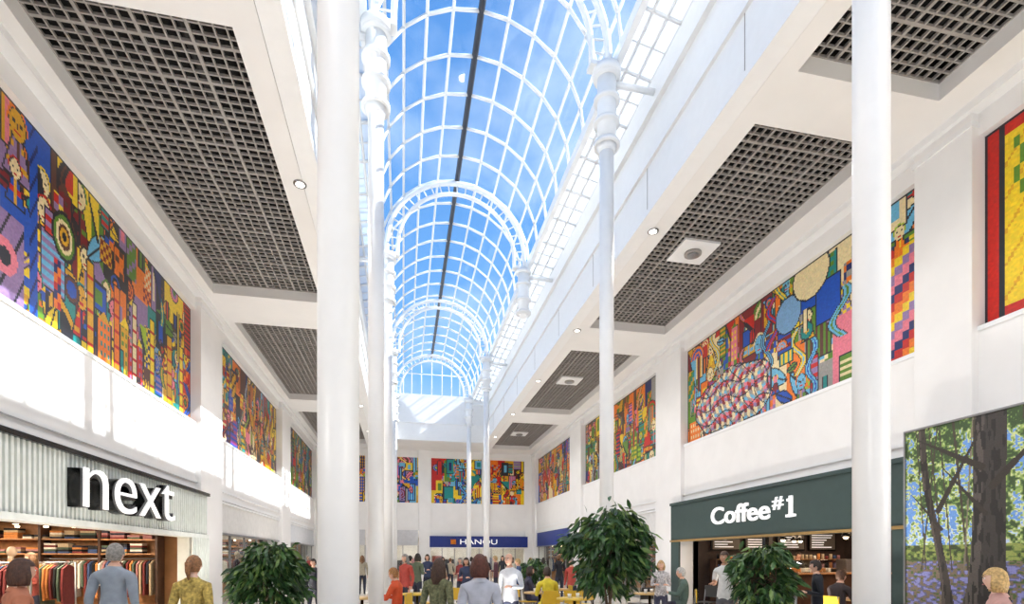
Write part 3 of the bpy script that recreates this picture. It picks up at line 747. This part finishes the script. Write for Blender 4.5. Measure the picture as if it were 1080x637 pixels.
# ---------------------------------------------------------------- people
skins=[mat('skin_%d'%i,c,.5,var=.04) for i,c in enumerate([(226,178,152),(205,155,125),(236,194,172)])]
shoem=mat('shoe_leather',(40,34,32),.5); eyew=mat('eye_white',(235,235,232),.3); eyed=mat('eye_dark',(30,22,18),.3); lipm=mat('lip',(176,100,92),.5)
def cloth(rgb,pat=None):
    key='cloth_%d_%d_%d'%rgb+(pat or '')
    if key in MATS: return MATS[key]
    return mat(key,rgb,.85,var=.30 if pat else .07,scale=28 if pat else 12,bump=.3)
def person(x,y,face,h=1.7,top=(120,130,150),bot=(50,55,75),hair=(60,40,30),skin=0,style='short',seat=False,pat=None,arms='down',woman=False,tilt=0,sleeve='long',name='standing_person'):
    s=h/1.72
    sw=.165 if woman else .185
    if seat:
        P=[(0,0,.52),(0,-.01,.68),(0,.01,.88),(0,.03,1.0),(0,.05,1.08),(0,.07,1.15)]
    else:
        P=[(0,0,.93),(0,0,1.10),(0,.01,1.30),(0,0,1.42),(0,.005,1.49),(0,.02,1.57)]
    Rr=[(.165 if not woman else .17,.115),(.14 if not woman else .125,.10),(.165 if not woman else .145,.115),(.12,.085),(.062,.06),(.052,.052)]
    E=[(0,1),(1,2),(2,3),(3,4),(4,5)]
    sh=P[3]
    hands=[]
    for sg in (-1,1):
        i=len(P); mode=arms if isinstance(arms,str) else arms[0 if sg<0 else 1]
        S=(sg*sw,sh[1]-.005,sh[2]-.025)
        if mode=='down': el=(sg*(sw+.055),S[1]-.04,S[2]-.28); wr=(sg*(sw+.065),S[1]+.03,S[2]-.52)
        elif mode=='bend': el=(sg*(sw+.06),S[1]-.03,S[2]-.27); wr=(sg*(sw-.03),S[1]+.2,S[2]-.24)
        elif mode=='hip': el=(sg*(sw+.16),S[1]-.06,S[2]-.25); wr=(sg*(sw+.01),S[1]+.08,S[2]-.43)
        else: el=(sg*(sw+.04),S[1]+.12,S[2]-.25); wr=(sg*(sw-.06),S[1]+.33,S[2]-.20)
        P+=[S,tuple((np.array(S)+np.array(el))/2),el,wr]
        Rr+=[(.068,.068),(.057,.057),(.047,.047),(.031,.031)]
        E+=[(3,i),(i,i+1),(i+1,i+2),(i+2,i+3)]
        hands.append((Vector(el),Vector(wr),sg))
    st=random.uniform(-.12,.12)
    for sg in (-1,1):
        i=len(P)
        if seat: L=[(sg*.10,.06,.50),(sg*.12,.42,.50),(sg*.12,.44,.28),(sg*.12,.42,.09),(sg*.13,.56,.045)]
        else: L=[(sg*.09,0,.84),(sg*.105,.015+sg*st*.5,.50),(sg*.105,sg*st*.8,.30),(sg*.105,-.02+sg*st,.09),(sg*.12,.12+sg*st,.045)]
        P+=L; Rr+=[(.10,.10),(.072,.072),(.06,.06),(.045,.045),(.04,.035)]
        E+=[(0,i),(i,i+1),(i+1,i+2),(i+2,i+3),(i+3,i+4)]
    me=bpy.data.meshes.new('sk'); me.from_pydata(P,E,[]); ob=bpy.data.objects.new('sk',me); scene.collection.objects.link(ob)
    md=ob.modifiers.new('s','SKIN'); md.use_smooth_shade=True
    for k,sv in enumerate(me.skin_vertices[0].data): sv.radius=Rr[k]; sv.use_root=(k==0)
    sb=ob.modifiers.new('u','SUBSURF'); sb.levels=2; sb.render_levels=2
    bpy.context.view_layer.update()
    dg=bpy.context.evaluated_depsgraph_get(); m2=bpy.data.meshes.new_from_object(ob.evaluated_get(dg))
    bpy.data.objects.remove(ob)
    b=MB(); tm=cloth(top,pat); bm_=cloth(bot); sk=skins[skin]; hm=mat('hair_%d_%d_%d'%hair,hair,.6,var=.25,scale=40,bump=.4)
    mi=[b.mi(tm),b.mi(bm_),b.mi(sk),b.mi(shoem)]
    neckz=P[4][2]+.015; hem=.50 if seat else .86
    b.v=[tuple(v.co) for v in m2.vertices]
    for p in m2.polygons:
        c=p.center; k=0
        if c.z>neckz: k=2
        elif (c.z<hem and abs(c.x)<.21) or (seat and c.y>.2 and c.z<.62): k=1
        if not seat and c.z<hem and abs(c.x)<.2: k=1
        if c.z<.085: k=3
        for (el,wr,sg) in hands:
            if c.x*sg>.1 and c.z>.55:
                d=(wr-el); t=(c-el).dot(d)/d.length_squared
                dist=(c-el-d*t).length
                if dist<.08 and (t>.97 or (sleeve=='short' and t>-.25 and t<1.1)) : k=2
        b.f.append(tuple(p.vertices)); b.m.append(mi[k]); b.sm.append(True)
    for (el,wr,sg) in hands:
        d=(wr-el).normalized(); side=Vector((0,1,0)); side=(side-d*side.dot(d)); 
        if side.length<.3: side=Vector((0,0,1))-d*d.z
        side.normalize(); nrm=d.cross(side)
        curl=nrm if (nrm.x*sg<0) else -nrm
        pc=wr+d*.045
        def fn(q,dd): return d*q.z+side*q.x+nrm*q.y
        b.sph(pc,(.040,.017,.052),sk,12,8,fn)
        for fi,(o_,ln) in enumerate(((-.030,.062),(-.010,.075),(.010,.080),(.029,.070))):
            r0=wr+d*.075+side*o_
            pts=[r0,r0+d*ln*.42+curl*.006,r0+d*ln*.75+curl*.020,r0+d*ln*.95+curl*.036]
            b.tube(pts,[.0095,.009,.008,.006],sk,8)
        r0=wr+d*.03+side*.034
        b.tube([r0,r0+side*.022+d*.022,r0+side*.028+d*.05+curl*.01],[.0115,.010,.0075],sk,8)
    n5=P[5]; hc=Vector((0,n5[1]+.018,n5[2]+.075))
    def hf(q,dd):
        q=q.copy()
        if dd.z<-.1: q.x*=1-.32*min(1,(-dd.z-.1)); q.y*=1-.12*(-dd.z)
        if dd.y>.6 and abs(dd.x)<.5: q.y-=.004
        if dd.y>.86 and -.35<dd.z<.12 and abs(dd.x)<.2: q.y+=.018*(1-abs(dd.x)/.2)*(1-(abs(dd.z+.15)/.28))
        if dd.y>.5 and dd.z<-.72: q.y+=.008
        return q
    T=Matrix.Rotation(tilt,3,'X')
    b2=MB(); b2.mats=b.mats
    b2.sph((0,0,0),(.076,.096,.118),sk,26,20,hf)
    for sg in (-1,1):
        b2.sph((sg*.077,-.005,-.008),(.010,.018,.030),sk,8,8)
        b2.sph((sg*.029,.083,.012),(.0125,.009,.008),eyew,8,6); b2.sph((sg*.029,.0905,.012),(.0055,.004,.0055),eyed,8,6)
        b2.tube([(sg*.015,.092,.033),(sg*.03,.092,.037),(sg*.045,.082,.031)],.004,hm,6)
    b2.tube([(-.024,.086,-.055),(0,.094,-.053),(.024,.086,-.055)],[.003,.006,.003],lipm,8)
    def hairf(q,dd):
        q=q.copy(); w=.006*math.sin(dd.x*19+dd.z*9)+.004*math.sin(dd.z*31)
        q*=1+w*2
        return q
    hv=[];hfa=[];nu,nv=28,18
    rr=(.086,.108,.128)
    for j in range(nv+1):
        ph_=math.pi*j/nv
        for i in range(nu):
            th=2*math.pi*i/nu; dd=Vector((math.sin(ph_)*math.cos(th),math.sin(ph_)*math.sin(th),math.cos(ph_)))
            hv.append(hairf(Vector((dd.x*rr[0],dd.y*rr[1]-.006,dd.z*rr[2]+.004)),dd))
    for j in range(nv):
        for i in range(nu):
            q=(j*nu+i,(j+1)*nu+i,(j+1)*nu+(i+1)%nu,j*nu+(i+1)%nu)
            c=sum((hv[k] for k in q),Vector())/4
            if style=='bald': keep=(c.y<.02 and -.06<c.z<.045)
            else: keep=(c.z>.055) or (c.y<.03 and c.z>-.02) or (c.y<-.02 and c.z>-.085)
            if style in('long','bob') and c.y<.035 and c.z>-.12: keep=True
            if keep: hfa.append(q)
    b2.add(hv,hfa,hm,True)
    if style=='long':
        for k in range(15):
            a=math.pi*(1.0+k/14.0); 
            xx_=.082*math.cos(a); yy_=.092*math.sin(a)
            b2.tube([(xx_*.8,yy_*.8,.06),(xx_,yy_-.01,-.04),(xx_*1.1,yy_-.02,-.14),(xx_*1.0,yy_-.03,-.25)],[.02,.026,.026,.008],hm,8)
    if style=='bob':
        for k in range(15):
            a=math.pi*(.93+k/14.0*1.14)
            xx_=.082*math.cos(a); yy_=.092*math.sin(a)
            b2.tube([(xx_*.8,yy_*.8,.06),(xx_*1.05,yy_*1.02,-.04),(xx_*1.0,yy_*.95,-.13)],[.02,.027,.014],hm,8)
    if style=='bun': b2.sph((0,-.115,.05),(.05,.045,.05),hm,14,10)
    if style=='pony': b2.tube([(0,-.10,.05),(0,-.15,.03),(0,-.15,-.07),(0,-.13,-.17)],[.02,.035,.03,.008],hm,10)
    o=len(b.v); b.v+=[tuple(hc+T@Vector(v)) for v in b2.v]; b.f+=[tuple(i+o for i in f) for f in b2.f]; b.m+=b2.m; b.sm+=b2.sm
    nb=Vector(P[4]); b.tube([nb+Vector((0,-.004,-.03)),nb+Vector((0,0,.012))],[.085,.066],tm,18,caps=False)
    return b.obj(name,(x,y,0),face,scale=s)

def chair(x,y,rot,col=(222,180,44)):
    b=MB(); m=mat('chair_%d_%d_%d'%col,col,.4); 
    for sx in (-.19,.19):
        b.tube([(sx*1.1,.2,0),(sx,.18,.44)],.013,chrome,8); b.tube([(sx*1.1,-.24,0),(sx,-.19,.44),(sx*.95,-.25,.84)],.013,chrome,8)
    b.box(-.21,.21,-.2,.21,.43,.455,m); b.box(-.2,.2,-.25,-.225,.56,.84,m)
    return b.obj('cafe_chair',(x,y,0),rot,bevel=.01)
def table(x,y,r=.36,col=(206,170,110)):
    b=MB(); b.cyl(0,0,.72,.75,r,mat('table_top_%d'%col[0],col,.4),32); b.cyl(0,0,.03,.72,.03,blk,14); b.cyl(0,0,0,.03,.25,blk,28)
    b.tube([(.1,.1,.75),(.1,.1,.84)],[.03,.04],paintw,14); b.tube([(-.12,-.05,.75),(-.12,-.05,.84)],[.03,.04],paintw,14)
    return b.obj('cafe_table',(x,y,0))
FW=-YAW
def P_(bx,d,face,**k): x,y=plan(bx,d); return person(x,y,face,**k)
P_(18,4.3,FW-.6,h=1.50,top=(190,120,90),bot=(60,50,60),hair=(78,48,34),style='bob',woman=True)
P_(120,5.9,FW+.15,h=1.66,top=(150,160,172),bot=(120,112,100),hair=(150,146,140),style='short',tilt=0)
P_(203,5.7,FW+.1,h=1.53,top=(196,170,90),pat='p',bot=(50,50,60),hair=(150,104,66),style='pony',woman=True,skin=2)
P_(462,6.6,FW-.3,h=1.50,top=(110,112,80),pat='p',bot=(50,50,60),hair=(72,48,34),style='long',woman=True)
P_(506,5.2,FW+.1,h=1.54,top=(180,182,192),bot=(50,54,70),hair=(88,44,32),style='bob',woman=True)
P_(538,9.2,FW+2.6,h=1.58,top=(225,228,234),bot=(60,66,90),hair=(110,90,80),style='bald',arms=('bend','down'),skin=0)
P_(765,9.6,FW+2.3,h=1.62,top=(226,226,224),bot=(100,100,105),hair=(90,70,56),style='short',arms=('down','bend'),sleeve='short',skin=1)
P_(697,11.5,FW+2.9,h=1.45,top=(205,200,200),pat='p',bot=(70,70,90),hair=(196,160,110),style='bob',woman=True,arms='bend')
P_(862,8.6,FW+1.2,h=1.47,top=(34,36,44),bot=(30,30,36),hair=(50,38,32),style='short',arms='bend')
P_(1054,4.6,FW+1.0,h=1.42,top=(206,160,150),bot=(70,70,90),hair=(206,170,110),style='bob',woman=True,skin=2)
person(-6.6,9.4,-1.2,h=1.66,top=(60,64,84),hair=(50,40,34),arms='bend')
person(-7.0,11.9,2.2,h=1.6,top=(150,70,60),hair=(120,84,54),style='long',woman=True,arms='bend')
person(12.2,14.6,3.1,h=1.68,top=(40,40,44),hair=(60,44,34),arms='bend')
person(10.8,14.6,3.3,h=1.62,top=(40,40,44),hair=(150,104,66),style='pony',woman=True,arms='bend')
dk_=[(50,52,60),(150,60,60),(70,90,130),(40,40,46),(200,200,205),(60,70,100),(190,80,70),(96,60,70),(170,160,140),(90,100,80)]
hr_=[(60,44,34),(40,34,30),(120,84,54),(190,160,110),(150,146,140)]
far=[(331,14),(316,16.5),(345,19),(432,18),(442,23),(451,20),(475,26),(486,18),(497,27),(523,20),(530,27),(590,20),(603,15),(573,24),(614,22),(621,17.5),(382,22),(326,24),(640,24),(560,28),(467,21),(512,23),(428,13.5),(440,15.8),(547,16),(492,14.5)]
for i,(bx,d) in enumerate(far):
    P_(bx,d,FW+[3,.2,2.6,-.4,1.5][i%5],h=1.48+.03*(i*7%6),top=dk_[i*3%10],bot=(45,48,64),hair=hr_[i*2%5],style=['short','long','bob'][i%3],woman=i%3>0,arms=['down','bend'][i%2])
def seated(bx,d,face,**k):
    x,y=plan(bx,d); person(x,y,face,seat=True,name='seated_person',arms='fwd',**k); chair(x,y,face)
    table(x-math.sin(face)*.75,y+math.cos(face)*.75)
seated(419,10.6,FW+1.4,h=1.72,top=(220,90,50),bot=(60,60,80),hair=(170,120,70),style='short')
seated(578,11.6,FW+.2,h=1.72,top=(226,206,60),bot=(60,60,80),hair=(60,44,34),style='short')
seated(556,13.5,FW-1.4,h=1.7,top=(60,60,80),bot=(60,60,80),hair=(60,44,34),style='bob',woman=True)
seated(722,11.8,FW+1.3,h=1.7,top=(90,110,100),bot=(60,60,80),hair=(190,186,180),style='short')
seated(884,9.9,FW-1.2,h=1.7,top=(60,50,50),bot=(40,40,50),hair=(90,60,40),style='short')
yl=(222,180,44)
for bx,d,r,c in ((600,11.2,2.5,yl),(612,12.6,.5,yl),(592,13.6,1.5,yl),(675,12.8,.3,(60,60,60)),(745,13.2,2.0,(60,60,60)),(825,10.9,1.0,(60,60,60)),(455,13.0,1,yl),(476,12.2,3,yl),(532,12.6,2,yl)):
    x,y=plan(bx,d); chair(x,y,r,c)
for bx,d in ((606,10.5),(625,13.2),(466,14.2),(440,11.9),(520,14.6)):
    x,y=plan(bx,d); table(x,y,.36,(226,190,70))

# ---------------------------------------------------------------- lighting
w=bpy.data.worlds.new('sky'); scene.world=w; w.use_nodes=True; nt=w.node_tree; n=nt.nodes; n.clear()
out=n.new('ShaderNodeOutputWorld'); bg=n.new('ShaderNodeBackground'); tc=n.new('ShaderNodeTexCoord')
sep=n.new('ShaderNodeSeparateXYZ'); nt.links.new(tc.outputs['Generated'],sep.inputs[0])
rp=n.new('ShaderNodeValToRGB'); e=rp.color_ramp.elements; e[0].position=0; e[0].color=(1.0,.98,.95,1); e[1].position=.9; e[1].color=(.05,.20,.54,1)
q=rp.color_ramp.elements.new(.32); q.color=(.17,.39,.74,1)
nt.links.new(sep.outputs['Z'],rp.inputs['Fac'])
mp=n.new('ShaderNodeMapping'); mp.inputs['Scale'].default_value=(1,1,1.6); mp.inputs['Location'].default_value=(.3,.1,0)
no=n.new('ShaderNodeTexNoise'); no.inputs['Scale'].default_value=3.4; no.inputs['Detail'].default_value=8; no.inputs['Roughness'].default_value=.5
nt.links.new(tc.outputs['Generated'],mp.inputs[0]); nt.links.new(mp.outputs[0],no.inputs['Vector'])
cr=n.new('ShaderNodeValToRGB'); cr.color_ramp.elements[0].position=.48; cr.color_ramp.elements[1].position=.85
nt.links.new(no.outputs['Fac'],cr.inputs['Fac'])
mx=n.new('ShaderNodeMixRGB'); mx.inputs[2].default_value=(.80,.87,.95,1); nt.links.new(cr.outputs['Color'],mx.inputs[0]); nt.links.new(rp.outputs['Color'],mx.inputs[1])
nt.links.new(mx.outputs[0],bg.inputs[0]); bg.inputs[1].default_value=1.25; nt.links.new(bg.outputs[0],out.inputs[0])
sun=bpy.data.lights.new('sun','SUN'); sun.energy=10; sun.angle=math.radians(.6); sun.color=(1,.96,.9)
so=bpy.data.objects.new('sun',sun); scene.collection.objects.link(so)
d=Vector((-1,.18,-.80)).normalized(); so.rotation_euler=d.to_track_quat('-Z','Y').to_euler(); so.location=(20,0,30)
for x in (-3.4,1.7,6.9):  # added upward fill lamps with invented floor fixtures, to brighten the ceiling
    for y in (-4,2.2,8.8,14.6,22.6,29.4):
        b=MB(); b.cyl(x,y,0,.015,.14,chrome,24); b.cyl(x,y,.015,.018,.10,lamp_w,24); o=b.obj('floor_uplighter')
        s=spot(x,y,.05,270 if x!=1.7 else 140,150,(1,.95,.89),.12,(math.pi,0,0),'floor_uplight_lamp'); s.parent=o

scene.view_settings.view_transform='Standard'; scene.view_settings.look='None'; scene.view_settings.exposure=0.25
cam=bpy.data.cameras.new('camera'); co=bpy.data.objects.new('camera',cam); scene.collection.objects.link(co)
co.location=(0,0,CH); co.rotation_euler=(math.radians(90),0,-YAW)
cam.sensor_width=36; cam.lens=560/1080*36; cam.shift_y=(588-318.5)/1080; cam.clip_start=.05; cam.clip_end=300
scene.camera=co
